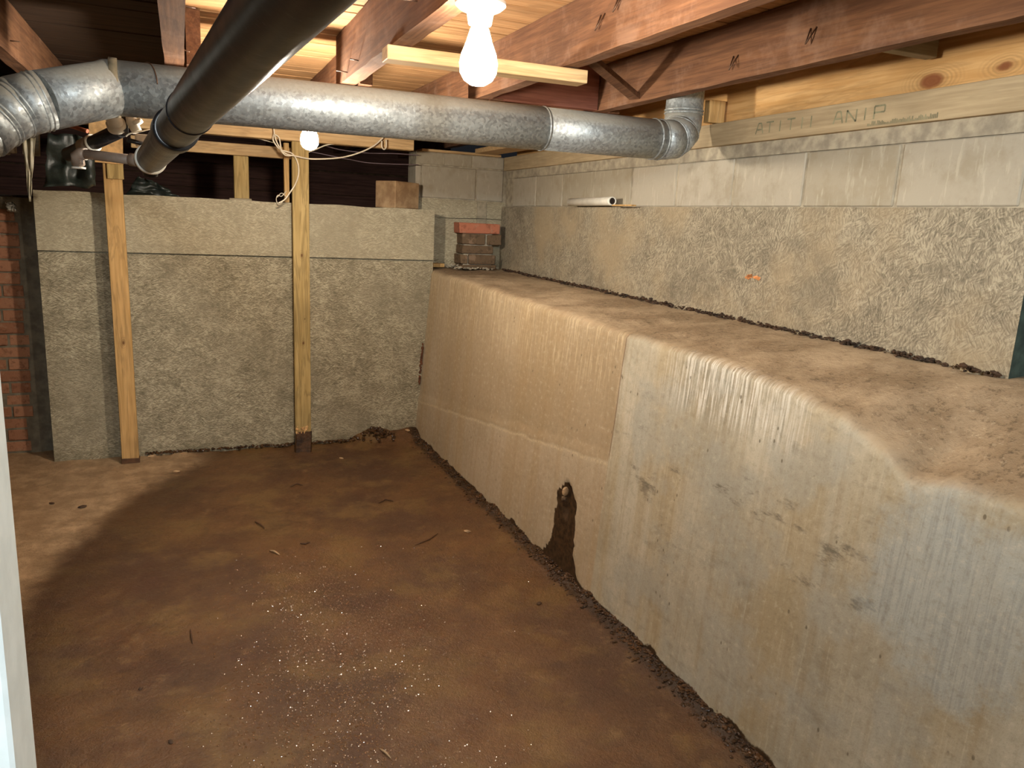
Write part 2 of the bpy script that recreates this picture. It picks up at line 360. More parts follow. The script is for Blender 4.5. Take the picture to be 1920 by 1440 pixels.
M_soil = flat('dark_soil', (60, 42, 26), .75, 0, .6, .35)
M_wetmud = flat('wet_mud', (66, 44, 24), .35, 0, .6, .3)
M_twig = flat('twig_bark', (78, 52, 30), .8, 0, .3, .2)
M_chip = flat('pale_chip', (176, 146, 110), .7, 0, .3, .15)
M_plast = flat('dark_plastic_film', (34, 40, 36), .45, 0, .3, .2)
M_frame = flat('pale_painted_wood', (206, 214, 212), .6, 0, .1, .03)
M_ink = flat('faded_green_ink', (134, 130, 102), .85, 0, 0, .15)
M_copper = flat('copper_pipe', (140, 84, 60), .4, .6, 0, .1)
M_crawl = flat('crawl_soil', (70, 56, 42), .95, 0, .6, .2)
M_tan = flat('tan_sealed_joint', (138, 126, 102), .7, .2, .3, .15)
M_ply = flat('scrap_particle_board', (196, 156, 104), .8, 0, .5, .14)
mb = Mat('loose_block', .85, 0, .25); _p = mb.pos(); mb.color(mb.mix(mb.ss(mb.noise(_p, 12, 5, .65), .35, .7), (150, 120, 88), (186, 156, 118))); mb.normal(mb.bump(mb.noise(_p, 90, 4, .7), .35, .004)); M_loose = mb.m
mt = Mat('wet_grit', .23, 0, 1.0); mt.color((104, 72, 44)); mt.b.inputs['IOR'].default_value = 1.75; M_grit = mt.m

# ------------------------------------------------------------------ structure
YB = 4.96; ZJ = 2.0; ZC = 2.19
def nz(x, y, z=0, s=1): return noise.noise(Vector((x*s, y*s, z*s)))
def xbase(y): return 1.43 + (4.96-y)*.0145
def xface(y, z): return xbase(y) + .085*max(z, -.1)/1.16
def xwall(y): return 2.0 + .026*(y-1.32)

def floor_fn(u, v):
    x = -2.0+u*3.62; y = -1.0+v*6.3
    h = .012*nz(x, y, 0, 1.7)+.006*nz(x, y, 3, 7)+.0025*nz(x, y, 5, 26)
    d = xbase(y)-x                                          # muck heaped along the retaining wall
    h += .028*math.exp(-max(d, 0)/.05)*(1+.9*nz(x, y, 1, 9))
    if y > 4.0:
        h += .012*math.exp(-abs(y-YB)/.05)*(1+nz(x, y, 2, 8)) if x > -.1 else 0
        h += .085*math.exp(-((x-1.15)/.13)**2-((y-4.97)/.10)**2)*(1+.4*nz(x, y, 2, 22)) + .05*math.exp(-((x-1.38)/.10)**2-((y-4.97)/.12)**2)
    return Vector((x, y, h))
tag(MB().grid(150, 250, floor_fn).build('floor', M_floor), 'wet brown dirt floor, drying pale at the back left', kind='structure')

# back wall: two concrete lifts with sheet prints
wb = MB()
def back_fn(u, v):
    x = -.735+u*2.265; z = -.15+v*(1.361); y = YB
    y += .003*nz(x, 0, z, 3)
    return Vector((x, y, z))
wb.grid(150, 80, back_fn)
def back_fn2(u, v):
    x = -.735+u*2.265; z = 1.220+v*(.324+.006*nz(x, 0, 1, 5)); return Vector((x, YB-.008+.003*nz(x, 1, z, 3)+(.008 if v > .999 else 0), z))
wb.grid(110, 12, back_fn2)
wb.box((-.735, YB+.02, -.15), (1.53, YB+.22, 1.541))
wbo = tag(wb.build('wall_back', M_back), 'concrete wall printed by strand board forms', kind='structure')

# retaining wall with ledge
EDGE = [(5.2, 1.158), (4.2, 1.14), (3.25, 1.12), (2.54, 1.104), (2.04, 1.102), (1.70, 1.083), (1.436, 1.049), (1.29, .993), (1.22, .952), (1.127, .974), (.99, .986), (.5, .98), (-1.0, .98)]
def zedge(y):
    for (a, za), (b, zb) in zip(EDGE, EDGE[1:]):
        if y >= b:
            t = min(1, max(0, (a-y)/(a-b))); return za+(zb-za)*t
    return EDGE[-1][1]
bm = bmesh.new(); NY, NZ, NL = 330, 60, 52; y0, y1 = -.9, 5.2
st_l = bm.verts.layers.float.new('stain'); le_l = bm.verts.layers.float.new('ledge')
TOPS = (2.79, .395)     # top of the leak channel (y, z)
def leak(y, z):
    c = 2.79-.02*(1-z/.4)
    hw = .090+.03*max(0, 1-z/.36) + (.08*max(0, 1-z/.12)) + .016*nz(y, z, 0, 28)
    top = TOPS[1]+.02*nz(y, z, 4, 30)
    if z > top: return 0
    if z > top-.045: hw *= math.sqrt(max(0, (top-z)/.045))
    return max(0, min(1, (hw-abs(y-c))/.014))
rows = []
for i in range(NY+1):
    y = y0+(y1-y0)*i/NY; ze = zedge(y)+.006*nz(y, 0, 0, 9); col = []
    for j in range(NZ+1):
        t = j/NZ; z = -.12+(ze+.12)*t; x = xface(y, z)
        lk = leak(y, z)
        x += .0035*nz(y, z, 0, 2.5)+.0012*nz(y, z, 2, 14)
        if y > 2.51 and z > .617-(y-2.5)*.13: x += .006                    # the far form sheet sits proud of the near one
        x += .005*lk*(1+.5*nz(y, z, 1, 40))
        if lk > .3 and abs(y-2.79) < .014 and z > .25: x += .03
        r = max(0, (t-.982)/.018); x += .010*r*r
        v = bm.verts.new((x, y, z-.006*r*r)); foot = max(0, min(1, (.045+.03*nz(y, 0, 7, 9)-z)/.02))
        v[st_l] = max(lk, foot*.9); v[le_l] = r*.6; col.append(v)
    xe = col[-1].co.x; xw_ = 2.72
    zin = 1.152
    for j in range(1, NL+1):
        t = j/NL; x = xe+(xw_-xe)*t
        rel = min(1, (x-xe)/(xwall(max(y, 1.32))-.01-xe)); s = rel*rel*(3-2*rel)
        z = ze+(zin-ze)*(s*.6+rel*.4)+.010*nz(x, y, 0, 6)*min(1, rel*5)+.005*nz(x, y, 3, 20)
        v = bm.verts.new((x, y, z)); v[le_l] = min(1, .6+rel*6); col.append(v)
    rows.append(col)
for i in range(NY):
    for j in range(len(rows[0])-1):
        bm.faces.new((rows[i][j], rows[i+1][j], rows[i+1][j+1], rows[i][j+1])).smooth = True
b_ = MB(); b_.bm.free(); b_.bm = bm
ret = tag(b_.build('retaining_wall', M_ret), 'low concrete retaining wall with a dirty ledge on top', kind='structure')
if ret.data.polygons[0].normal.x > 0: ret.data.flip_normals()

# upper right wall
wr = MB()
wr.grid(150, 22, lambda u, v: Vector((xwall(1.32+u*3.9)+.003*nz(u*4, v, 0, 6), 1.32+u*3.9, 1.10+v*.495)))
wr.grid(150, 2, lambda u, v: Vector((xwall(1.32+u*3.9)+v*.2, 1.32+u*3.9, 1.595)))
wro = tag(wr.build('wall_right', M_right), 'upper concrete wall printed by strand board, blocks on top', kind='structure')
P(MB().grid(12, 12, lambda u, v: Vector((xwall(1.32)+u*.55, 1.32, 1.10+v*.73))).build('end_face', flat('shaded_green_concrete', (58, 70, 62), .9, 0, .5, .2)), wro)['label'] = 'end face coloured dark for shade'  # shade of the unlit wall end is put into this colour
def block_mesh(dx, dy, dz, bev, name):
    b = MB().box((-dx/2, -dy/2, -dz/2), (dx/2, dy/2, dz/2), None, bev); bmesh.ops.recalc_face_normals(b.bm, faces=b.bm.faces)
    me = bpy.data.meshes.new(name); b.bm.to_mesh(me); b.bm.free(); return me
bme = block_mesh(.19, .394, .188, .004, 'concrete_block'); bme.materials.append(M_block)
def piece(name, me, parent, loc, rz=0, sc=(1, 1, 1)):
    o = bpy.data.objects.new(name, me); C.objects.link(o); o.parent = parent; o.location = loc; o.rotation_euler = (random.uniform(-.004, .004), random.uniform(-.004, .004), rz); o.scale = sc; return o
yj = .985
for k in range(10):
    yc = yj+.2; ln = 1.0
    if yj < 1.3: ln = (yj+.4-1.325)/.4; yc = 1.325+.2*ln
    if k == 5: ln = .98
    if yc+.2 > 5.2: ln = (5.2-yj)/.41; yc = (yj+5.2)/2
    if ln > .2: piece('concrete_block', bme, wro, (xwall(yc)+.025+.095+random.uniform(-.0015, .0015), yc, 1.597+.096), -.026, (1, ln, 1))
    yj += .407
mo = MB()
mo.grid(2, 2, lambda u, v: Vector((xwall(1.33+u*3.87)+.030, 1.33+u*3.87, 1.59+v*.2)))
P(mo.build('mortar', M_mortar, None), wro)
ca = MB(); ca.grid(140, 3, lambda u, v: Vector((xwall(1.325+u*3.87)+.022+.002*nz(u*30, v, 0, 3), 1.325+u*3.87, 1.788+v*.052)))
ca.box((2.02, 1.325, 1.60), (2.3, 1.345, 1.838))
o = ca.build('mortar_cap', M_mortar); P(o, wro)

fo = MB()
for k in range(9):
    a = random.random(); fo.blob((xwall(2.39)-.001, 2.35+.08*a, 1.331+random.uniform(-.006, .006)), .014, (.12, 1.3, .5), 1, .3)
P(fo.build('wood_flake', flat('orange_flake', (206, 138, 84), .8, 0, .2)), wro)['label'] = 'orange wood flake stuck in the concrete'
# recessed back corner section
wc = MB()
wc.grid(30, 24, lambda u, v: Vector((1.45+u*.70, 5.2+.002*nz(u*5, v*5, 0, 4), 1.1+v*.525)))
wc.box((1.45, 5.203, 1.1), (2.3, 5.4, 1.624))
wco = tag(wc.build('wall_corner', M_back), 'set-back piece of wall in the far corner, blocks on concrete', kind='structure')
cb = block_mesh(.394, .19, .2, .004, 'corner_block'); cb.materials.append(M_block)
for (xa, xb, za, zb) in ((1.47, 1.505, 1.63, 1.84), (1.515, 1.905, 1.63, 1.84), (1.915, 2.11, 1.63, 1.84), (1.475, 1.66, 1.85, 1.925), (1.67, 1.87, 1.85, 1.925), (1.88, 2.11, 1.85, 1.925)):
    piece('concrete_block', cb, wco, ((xa+xb)/2, 5.31, (za+zb)/2), 0, ((xb-xa)/.394, 1, (zb-za)/.2))
P(MB().box((1.472, 5.222, 1.62), (2.2, 5.4, 1.93)).build('mortar', M_mortar), wco)
P(MB().box((1.915, 5.192, 1.30), (1.985, 5.203, 1.62)).build('smooth_strip', M_plainc), wco)
P(MB().box((1.50, 5.17, 1.93), (2.07, 5.4, 1.945)).build('wood_shim', M_newx), wco)

# left brick wall
wl = tag(MB().box((-2.0, 5.200, -.1), (-.70, 5.4, 1.50)).build('wall_left', M_mortard), 'old brick wall at the far left', kind='structure')
bkm = block_mesh(.2, .1, .064, .005, 'brick'); bkm.materials.append(M_brick)
for r in range(20):
    x = -.86+random.uniform(-.012, .012) - (.03 if r < 3 else 0)
    first = .1 if r % 2 else .2
    for k in range(4):
        L = first if k == 0 else .2
        o = piece('brick', bkm, wl, (x-L/2, 5.245+random.uniform(-.006, .006), .04+r*.0715), random.uniform(-.015, .015), (L/.2, 1, 1)); x -= L+.01

# unseen shell of the basement, so that the light stays in the room
tag(MB().box((-2.1, -2.2, -.1), (-2.0, 5.4, 2.2)).build('wall_side', M_plainc), 'plain concrete side wall outside the frame', kind='structure')
tag(MB().box((-2.1, -2.3, -.1), (2.8, -2.2, 2.2)).build('wall_front', M_plainc), 'plain concrete wall behind the camera', kind='structure')
tag(MB().box((2.7, -2.2, -.1), (2.8, 1.3, 2.2)).build('wall_alcove', M_plainc), 'plain concrete wall right of the camera', kind='structure')
# crawl space behind the back wall
tag(MB().grid(50, 30, lambda u, v: Vector((-2+u*4.2, 5.17+v*2.0, 1.50+.04*nz(u*9, v*6, 0, 1)))).build('crawl_floor', M_crawl), 'dark soil of the crawl space behind the wall', kind='structure')
cw = tag(MB().box((-2.0, 7.0, 1.4), (2.3, 7.1, 2.3)).build('wall_crawl', M_crawl), 'far boarded wall of the dark crawl space', kind='structure')
pk = block_mesh(4.2, .02, .092, .002, 'plank'); pk.materials.append(M_dark)
for k in range(8): piece('plank', pk, cw, (.1, 6.98+random.uniform(-.006, .006), 1.50+k*.098), 0)

# ceiling: subfloor boards
ce = tag(empty('ceiling', (0, 0, ZC)), 'underside of the wooden subfloor boards', kind='structure')
dk = block_mesh(4.6, .097, .02, .0015, 'subfloor_board'); dk.materials.append(M_deck)
dk2 = block_mesh(2.09, .148, .02, .0015, 'subfloor_board'); dk2.materials.append(M_deck_shade)
dk3 = block_mesh(.16, .10, .012, .001, 'patch_board'); dk3.materials.append(M_grey)
for k in range(93):
    piece('subfloor_board', dk, ce, (1.30, -2.15+k*.1005, .012+random.uniform(0, .0012)), random.uniform(-.0008, .0008), (.565, 1, 1))
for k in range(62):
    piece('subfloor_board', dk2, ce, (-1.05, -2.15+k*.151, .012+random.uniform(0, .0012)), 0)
piece('patch_board', dk3, ce, (-.33, 3.05, -.004), 0)['label'] = 'paler wood patch nailed to the shade-darkened boards'

# door frame at the very left
fr = MB(); fr.box((-.33, .80, -.02), (-.174, .90, 2.19), None, .004); fr.box((-.35, .775, -.02), (-.235, .80, 2.19), None, .003)
tag(fr.build('door_1', M_frame), 'pale painted jamb board at the left edge', kind='structure')

# ------------------------------------------------------------------ timber
def nails(mb, spots):
    for p, d, l in spots:
        p = Vector(p); d = Vector(d).normalized(); mb.tube([p-d*.01, p+d*l], .0022, 6)
    return mb
def joist(x0, x1, y0, y1, label, nl=(), mat=None, cuts=1):
    t = tag(empty('floor_joist', ((x0+x1)/2, (y0+y1)/2, ZJ)), label, 'joist', 'old floor joists')
    n = 60
    b = MB(); vs = []
    for i in range(n+1):
        y = y0+(y1-y0)*i/n; w = .003*nz(0, y, x0, 5)
        ring = [(x0+w, ZJ+.004*nz(y, x0, 1, 8)), (x1+w, ZJ+.004*nz(y, x1, 2, 8)), (x1+w, ZC), (x0+w, ZC)]
        vs.append([b.bm.verts.new((q[0], y, q[1])) for q in ring])
    for i in range(n):
        for k in range(4): b.bm.faces.new((vs[i][k], vs[i][(k+1) % 4], vs[i+1][(k+1) % 4], vs[i+1][k]))
    b.bm.faces.new(vs[0]); b.bm.faces.new(list(reversed(vs[-1])))
    P(b.build('timber', mat or M_joist), t)
    for p, d, l in nl: P(nails(MB(), [(p, d, l)]).build('nail', M_nail), t)
    return t
def vpair(x, y, z): return [((x, y, z), (-.5, .25, -1), .045), ((x, y+.02, z), (-.5, -.25, -1), .045)]
joist(-1.22, -1.165, -2.2, 5.15, 'old joist beyond the left edge, above the bare brick wall')
joist(-.60, -.545, -2.2, 5.15, 'old joist at the top left corner, lit on its right face', [((-.545, 3.45, 2.05), (1, 0, 0), .03)])
joist(-.035, .03, -2.2, 3.34, 'old dark joist ending beside the black drain pipe', [((.03, 2.85, 2.12), (1, .3, 0), .04), ((.03, 3.1, 2.03), (1, 0, -.2), .02)])
joist(.60, .66, -2.2, 3.34, 'old joist carrying the bright porcelain bulb fixture', [((.60, 2.15, 2.06), (-1, 0, 0), .05), ((.60, 2.9, 2.03), (-1, 0, .1), .03), ((.60, 3.1, 2.02), (-1, -.4, 0), .05)])
joist(1.17, 1.22, -2.2, 3.34, 'old joist with rough lower edge right of the bulb', vpair(1.165, 2.05, 2.13)+vpair(1.165, 2.15, 2.1)+[((1.2, 2.5, 2.0), (0, 0, -1), .03)])
joist(1.74, 1.79, -2.2, 3.34, 'reddish joist above the duct elbow, nearest the right wall', vpair(1.735, 1.9, 2.09)+vpair(1.735, 1.45, 2.13)+vpair(1.735, 2.25, 2.07))
# lapped joists on the far side of the beam
for i, x in enumerate((.04, .67, 1.23, 1.80)):
    joist(x, x+.05, 3.20, 7.0, ['far lapped joist over the crawl space, left of the black pipe', 'far lapped joist over the crawl space, behind the bulb joist', 'far lapped joist over the crawl space, above the loose block', 'far lapped joist over the crawl space, nearest the right wall'][i])
joist(-1.16, -1.11, 5.2, 7.0, 'far joist over the crawl space beyond the brick wall')
joist(-.54, -.49, 5.2, 7.0, 'far joist over the crawl space at the top left')

tag(MB().box((-.01, 3.27, 1.90), (2.02, 3.37, 1.998), None, .004, .002).build('support_beam', M_beam), 'reddish beam crossing under the joists behind the duct', 'beam')
tag(MB().box((-.03, 3.275, 1.90), (-.015, 3.36, 1.985), None, .001).build('wood_shim', M_sill), 'pale shim at the left end of the reddish beam', 'shim')
tag(MB().box((1.225, 3.20, 2.002), (1.737, 3.245, 2.185), None, .002).build('header_board', M_beam), 'reddish header board between two joists above the duct', 'board')
rot = None
def bar(name, a, b, w, h, mat, parent=None):
    a, b = Vector(a), Vector(b); d = b-a; q = d.to_track_quat('X', 'Z').to_matrix(); m = MB()
    L = d.length/2; c = (a+b)/2; m.box(c-Vector((L, w/2, h/2)), c+Vector((L, w/2, h/2)), q, .001); return m.build(name, mat, parent)
tag(bar('bridging_strut', (1.228, 2.60, 2.155), (1.733, 2.88, 2.02), .05, .02, M_joist), 'slanted bridging strut between two joists right of the bulb', 'strut')
# plank that crosses under the joists by the bulb
tag(MB().box((.585, 2.40, 1.956), (1.255, 2.475, 1.997), Matrix.Rotation(-.02, 3, 'Z'), .002).build('cross_plank', M_newx), 'pale new plank nailed under the joists behind the bulb', 'plank')
tag(MB().box((1.795, 1.72, 2.02), (2.035, 1.76, 2.185), None, .002).build('blocking_board', M_grey), 'grey blocking board between last joist and yellow rim board', 'board')
tag(MB().box((.664, 1.55, 2.03), (.69, 2.0, 2.05), None, .002).build('batten', M_newx), 'thin pale batten beside the bulb fixture', 'batten')

def side_board(name, y0, y1, z0, z1, off, th, mat):
    b = MB()
    v = []
    for (y, z, o_) in [(y, z, o_) for y in (y0, y1) for z in (z0, z1) for o_ in (0, th)]:
        v.append(b.bm.verts.new((xwall(y)+off+o_, y, z)))
    for q in ((0,1,3,2),(4,6,7,5),(0,4,5,1),(2,3,7,6),(0,2,6,4),(1,5,7,3)): b.bm.faces.new([v[i] for i in q])
    bmesh.ops.bevel(b.bm, geom=b.bm.edges[:], offset=.002, segments=1, affect='EDGES')
    return b.build(name, mat)
sb = tag(side_board('sill_board', 1.10, 5.19, 1.84, 1.93, .0, .13, M_sill), 'pale treated sill board with faded stamped letters', 'board')
tag(side_board('rim_board', 1.10, 2.545, 1.932, 2.185, .045, .04, M_rim), 'yellow rim board with a large oval knot', 'board')
tag(side_board('rim_board', 2.549, 5.1, 1.932, 2.185, .06, .04, M_rim), 'shaded yellow rim board behind the duct elbow', 'board')
tag(MB().box((2.0, 2.73, 1.932), (2.075, 2.77, 2.02), None, .002).build('wood_block', M_new), 'small upright pale wood block right of the duct elbow', 'wood block')
tag(MB().box((1.85, 3.5, 1.935), (2.0, 5.1, 1.965), None, .002).build('sill_plank', M_newx), 'thin pale plank on the wall top under the duct', 'plank')
# stamped letters: strokes in a unit cell, laid flat on the sill face
GL = {'A': [(0,0,.3,1),(.3,1,.7,1),(.7,1,1,0),(.2,.4,.8,.4)], 'T': [(.5,0,.5,1),(0,1,1,1)], 'I': [(.5,0,.5,1)], 'R': [(0,0,0,1),(0,1,.9,1),(.9,1,.9,.55),(.9,.55,0,.5),(.4,.5,1,0)],
      'U': [(0,1,0,0),(0,0,1,0),(1,0,1,1)], 'N': [(0,0,0,1),(0,1,1,0),(1,0,1,1)], 'P': [(0,0,0,1),(0,1,1,1),(1,1,1,.5),(1,.5,0,.5)], 'C': [(.2,0,.2,1)], ' ': []}
lb = MB()
ys0, ys1 = 2.47, 1.845; txt = 'ATITIC ANIP'
for i, ch in enumerate(txt):
    yc = ys0+(ys1-ys0)*i/len(txt)
    for (a, b, c, d) in GL[ch]:
        pts = [Vector((xwall(yc)-.0012, yc-.04*q[0], 1.866+.038*q[1])) for q in ((a, b), (c, d))]
        dd = (pts[1]-pts[0]).normalized(); n_ = Vector((1, 0, 0)).cross(dd)*.0028
        v = [lb.bm.verts.new(p_) for p_ in (pts[0]+n_, pts[1]+n_, pts[1]-n_, pts[0]-n_)]; lb.bm.faces.new(v)
P(lb.build('stamped_lettering', M_ink), sb)
sm = MB()
for k in range(46):
    y = 1.92-.26*k/46; h = random.uniform(.004, .016)
    v = [sm.bm.verts.new((xwall(y)-.001, y+a, 1.846+.0+b)) for a, b in ((0, 0), (.0035, 0), (.0035, h), (0, h))]; sm.bm.faces.new(v)
o = P(sm.build('small_print', M_ink), sb)

# framing on and behind the back wall
def post(x0, x1, y0, y1, z0, z1, mat, name, label, cat='post', lean=0):
    t = tag(empty(name, ((x0+x1)/2, (y0+y1)/2, z0)), label, cat)
    b = MB().box((x0, y0, z0), (x1, y1, z1), None, .002)
    if lean:
        for v in b.bm.verts: v.co.x += lean*(v.co.z-z0)
    P(b.build('timber', mat), t); return t
p1 = post(-.373, -.283, 4.815, 4.853, .0, 1.895, M_pt1, 'wooden_post', 'left wooden post with a knot, under the particle board scrap', lean=-.004)
P(MB().box((-.435, 4.790, 1.70), (-.275, 4.812, 1.935), Matrix.Rotation(.03, 3, 'Y'), .002).build('gusset', M_ply), p1)['label'] = 'scrap of particle board nailed to the post top'
P(MB().box((-.36, 4.80, 1.62), (-.28, 4.813, 1.70), None, .002).build('cleat', M_pt2), p1)
P(MB().box((-.377, 4.811, -.0), (-.279, 4.857, .035), None, .003, .002).build('wet_foot', M_twig), p1)['label'] = 'dark damp foot of the post'
p2 = post(.612, .708, 4.815, 4.853, .13, 1.895, M_pt2, 'wooden_post', 'greenish treated post below the small bulb, rotten at its foot', lean=-.001)
P(MB().box((.611, 4.812, -.02), (.712, 4.86, .135), None, .006, .005).build('rotten_foot', M_wetmud), p2)['label'] = 'dark wet rotten foot of the post'
for k in range(14):
    pass
rg = MB()
for k in range(26): rg.blob((.66+random.uniform(-.045, .045), 4.813, .14+random.uniform(-.015, .03)), random.uniform(.004, .009), (1, .5, 1.3))
P(rg.build('splintered_edge', M_ply), p2)['kind'] = 'stuff'
tag(MB().box((-1.9, 4.816, 1.897), (1.345, 4.90, 1.975), None, .003).build('top_plate', M_newx), 'pale top plate on the posts, partly behind the duct', 'plate')
tag(MB().box((-.25, 5.08, 1.808), (.64, 5.118, 1.876), None, .003).build('header_rail', M_newx), 'short pale rail between the black pipe and treated post', 'rail')
st = tag(empty('stud', (.345, 5.1, 1.54)), 'short stud standing on the wall top under the rail', 'stud')
P(MB().box((.302, 5.08, 1.542), (.388, 5.118, 1.806), None, .003).build('timber', M_pt2), st)
tag(MB().box((.583, 4.975, 1.545), (.613, 5.01, 1.895), None, .002).build('thin_stud', M_new), 'thin pale stud just left of the treated post', 'stud')
tag(MB().box((.27, 5.05, 1.535), (.40, 5.078, 1.555), None, .003, .002).build('wood_chip', M_grey), 'splintered wood chip at the foot of the short stud', 'wood chip')
sp = MB().box((.30, 5.05, 1.557), (.30, 5.05, 1.557))
sp.bm.free()

# ------------------------------------------------------------------ galvanised duct
RD = .0765
dt = tag(empty('sheet_metal_duct', (.9, 2.65, 1.82)), 'round galvanised duct across the room with an elbow at the right', 'duct')
A = on(214, 165, 1, 2.60); B = on(1235, 262, 1, 2.70)
def seg(name, pts, r=RD, n=40, mat=None): return P(MB().tube(pts, r, n).build(name, mat or M_galv), dt)
def lerp(a, b, t): return a+(b-a)*t
main = (B-A).normalized()
t1 = .50
cut1 = on(1008, 250, 1, lerp(A, B, .78).y)
s1 = (cut1-A).dot(main)
seg('duct_section', [A, A+main*(s1*.5), A+main*(s1+.02)])
seg('duct_section', [A+main*s1, B], RD-.0012)
# elbow at the right going up between the joists
UPX, UPY = 1.888, 2.75
E = Vector((UPX, UPY, B.z+.105)); mid = []
p0, p3 = B, E; c1 = B+main*.085; c2 = E-Vector((0, 0, .075))
for i in range(7):
    t = i/6; mid.append(p0*(1-t)**3+c1*3*t*(1-t)**2+c2*3*t*t*(1-t)+p3*t**3)
for i in range(0, 6, 2):
    seg('elbow_gore', [mid[i], mid[i+1], mid[i+2]], RD-.001 if i != 2 else RD+.0006)
seg('riser', [E, (UPX, UPY, 2.185)], RD-.002)
for c, d in ((A+main*(s1+.012), main), (mid[2], mid[3]-mid[1]), (mid[4], mid[5]-mid[3]), (B, main), (B-main*.03, main), (E+Vector((0, 0, .01)), Vector((0, 0, 1))), (E+Vector((0, 0, .022)), Vector((0, 0, 1)))):
    d = d.normalized(); pts = [(-.004, RD-.002), (-.003, RD+.001), (0, RD+.0028), (.003, RD+.001), (.004, RD-.002)]
    P(MB().lathe(c, d, pts, 40).build('bead', M_galv), dt)
# left crimped joint and slanted run
Dl = Vector((-.40, 2.44, 1.722)); dl = (Dl-A).normalized()
q1 = on(75, 190, 1, 2.47)
seg('duct_section', [A+main*.005, A-main*.01, A+dl*.03, q1], RD)
sl = P(MB().lathe(A+main*.012, -main, [(0, RD-.002), (0, RD+.0045), (.022, RD+.006), (.024, RD-.002)], 40).build('crimped_collar', M_tan), dt); sl['label'] = 'crimped tan collar at the bend'
dl2 = (q1-A).normalized(); prev = q1; dr_ = dl2
angs = [Vector((-.85, -.30, -.35)), Vector((-.72, -.42, -.55)), Vector((-.6, -.5, -.7))]
for k, dv in enumerate(angs):
    dv = dv.normalized(); nx = prev+dv*.06
    seg('elbow_gore', [prev-dv*.01, nx], RD-.0008*k)
    for off in (0, .012):
        P(MB().lathe(prev+dv*off, dv, [(-.004, RD-.002), (0, RD+.0028), (.004, RD-.002)], 40).build('bead', M_galv), dt)
    prev = nx
seg('duct_section', [prev-dv*.01, prev+Vector((-.5, -.42, -.25))], RD-.002)
# wire hanger
hw = []
hc = lerp(A, B, .045)
for k in range(25):
    a = math.pi*(.05+.9*k/24); hw.append(hc+Vector((0, -math.cos(a)*(RD+.002), 0))*1+Vector((.03*math.cos(a), 0, -math.sin(a)*(RD+.002)*-1)))
P(MB().tube(hw, .0018, 6).build('hanger_wire', M_nail), dt)

# ------------------------------------------------------------------ black drain pipe
RB = .0445
pt = tag(empty('drain_pipe', (0, 1.9, 1.68)), 'black drain pipe running overhead towards the far left', 'pipe')
Q0 = Vector((.108, .894, 1.714)); Q1 = Vector((-.086, 2.92, 1.645)); dq = (Q1-Q0).normalized()
P(MB().tube([Q0-dq*2.2, Q0, lerp(Q0, Q1, .5), Q1], RB, 48).build('pipe', M_black), pt)
CPL = on(345, 215, 1, 2.05)
s2 = (CPL-Q0).dot(dq); cc = Q0+dq*s2
P(MB().lathe(cc, dq, [(0, RB), (0, RB+.006), (.003, RB+.007), (.078, RB+.007), (.08, RB+.006), (.08, RB)], 48).build('coupling', M_black), pt)
P(MB().lathe(Q0+dq*.86, dq, [(0, RB-.001), (.001, RB+.002), (.01, RB+.002), (.011, RB-.001)], 48).build('joint_ring', M_black), pt)
P(MB().lathe(Q1-dq*.02, dq, [(0, RB), (0, RB+.005), (.028, RB+.006), (.03, RB)], 48).build('end_collar', M_pvc), pt)['label'] = 'white collar at the lower end'
P(MB().tube([Q1, Q1+dq*.03, Q1+dq*.05+Vector((0, 0, -.02)), Q1+dq*.06+Vector((0, 0, -.05))], [RB-.006, RB-.008, RB-.014, RB-.022], 32).build('end_plug', M_black), pt)

# small side drains at the left
sdp = tag(empty('branch_drain', (-.25, 3.05, 1.70)), 'short black branch drain with grey coupling and white fitting', 'pipe')
a = on(158, 276, 1, 3.15); b = on(222, 246, 1, 3.0); d = (b-a).normalized()
P(MB().tube([a-d*.10, b+d*.01], .024, 24).build('pipe', M_black), sdp)
P(MB().lathe(a-d*.005, d, [(0, .024), (0, .029), (.052, .029), (.054, .024)], 24).build('coupling', M_pvcg), sdp)['label'] = 'grey coupling'
P(MB().lathe(a+d*.05, d, [(0, .025), (0, .0305), (.005, .0305), (.005, .025)], 24).build('coupling_lip', M_pvc), sdp)
e = on(212, 218, 1, 2.95)
P(MB().tube([e+Vector((-.05, .0, .04)), e, lerp(e, b, .55), b+d*.005], [.024, .026, .024, .020], 24).build('white_elbow', M_pvc), sdp)['label'] = 'white plastic elbow'
P(MB().lathe(lerp(e, b, .45), b-e, [(0, .02), (0, .03), (.022, .03), (.024, .02)], 24).build('slip_nut', M_pvc), sdp)
e2 = on(247, 234, 1, 2.98)
tf = tag(empty('tee_fitting', tuple(e2)), 'white plastic tee fitting between elbow and black drain pipe', 'fitting')
P(MB().tube([e2+Vector((-.005, .02, .035)), e2+Vector((0, 0, .01)), e2+Vector((.016, -.005, -.022))], [.014, .018, .016], 20).build('body', M_pvc), tf)
P(MB().lathe(e2+Vector((.012, 0, .012)), (.5, -.1, -.8), [(0, .01), (0, .021), (.012, .021), (.012, .01)], 20).build('nut', M_pvc), tf)
P(MB().tube([e2+Vector((-.03, .03, .03)), e2+Vector((-.028, .0, -.03))], .017, 16).build('stub', M_black), tf)
gp = tag(empty('grey_pipe', tuple(on(205, 295, 1, 3.0))), 'thin grey plastic pipe crossing the left post top', 'pipe')
a = on(152, 288, 1, 3.08); b = on(260, 301, 1, 2.97); d = (b-a).normalized()
P(MB().tube([a, b], .0165, 20).build('pipe', M_pvcg), gp)
P(MB().lathe(b-d*.03, d, [(0, .016), (0, .021), (.045, .021), (.045, .016)], 20).build('coupling', M_pvcg), gp)
P(MB().tube([a+Vector((-.012, .02, -.035)), a+Vector((-.012, .005, -.008)), a, a+d*.018], [.021, .021, .021, .02], 20).build('elbow', M_pvcg), gp)
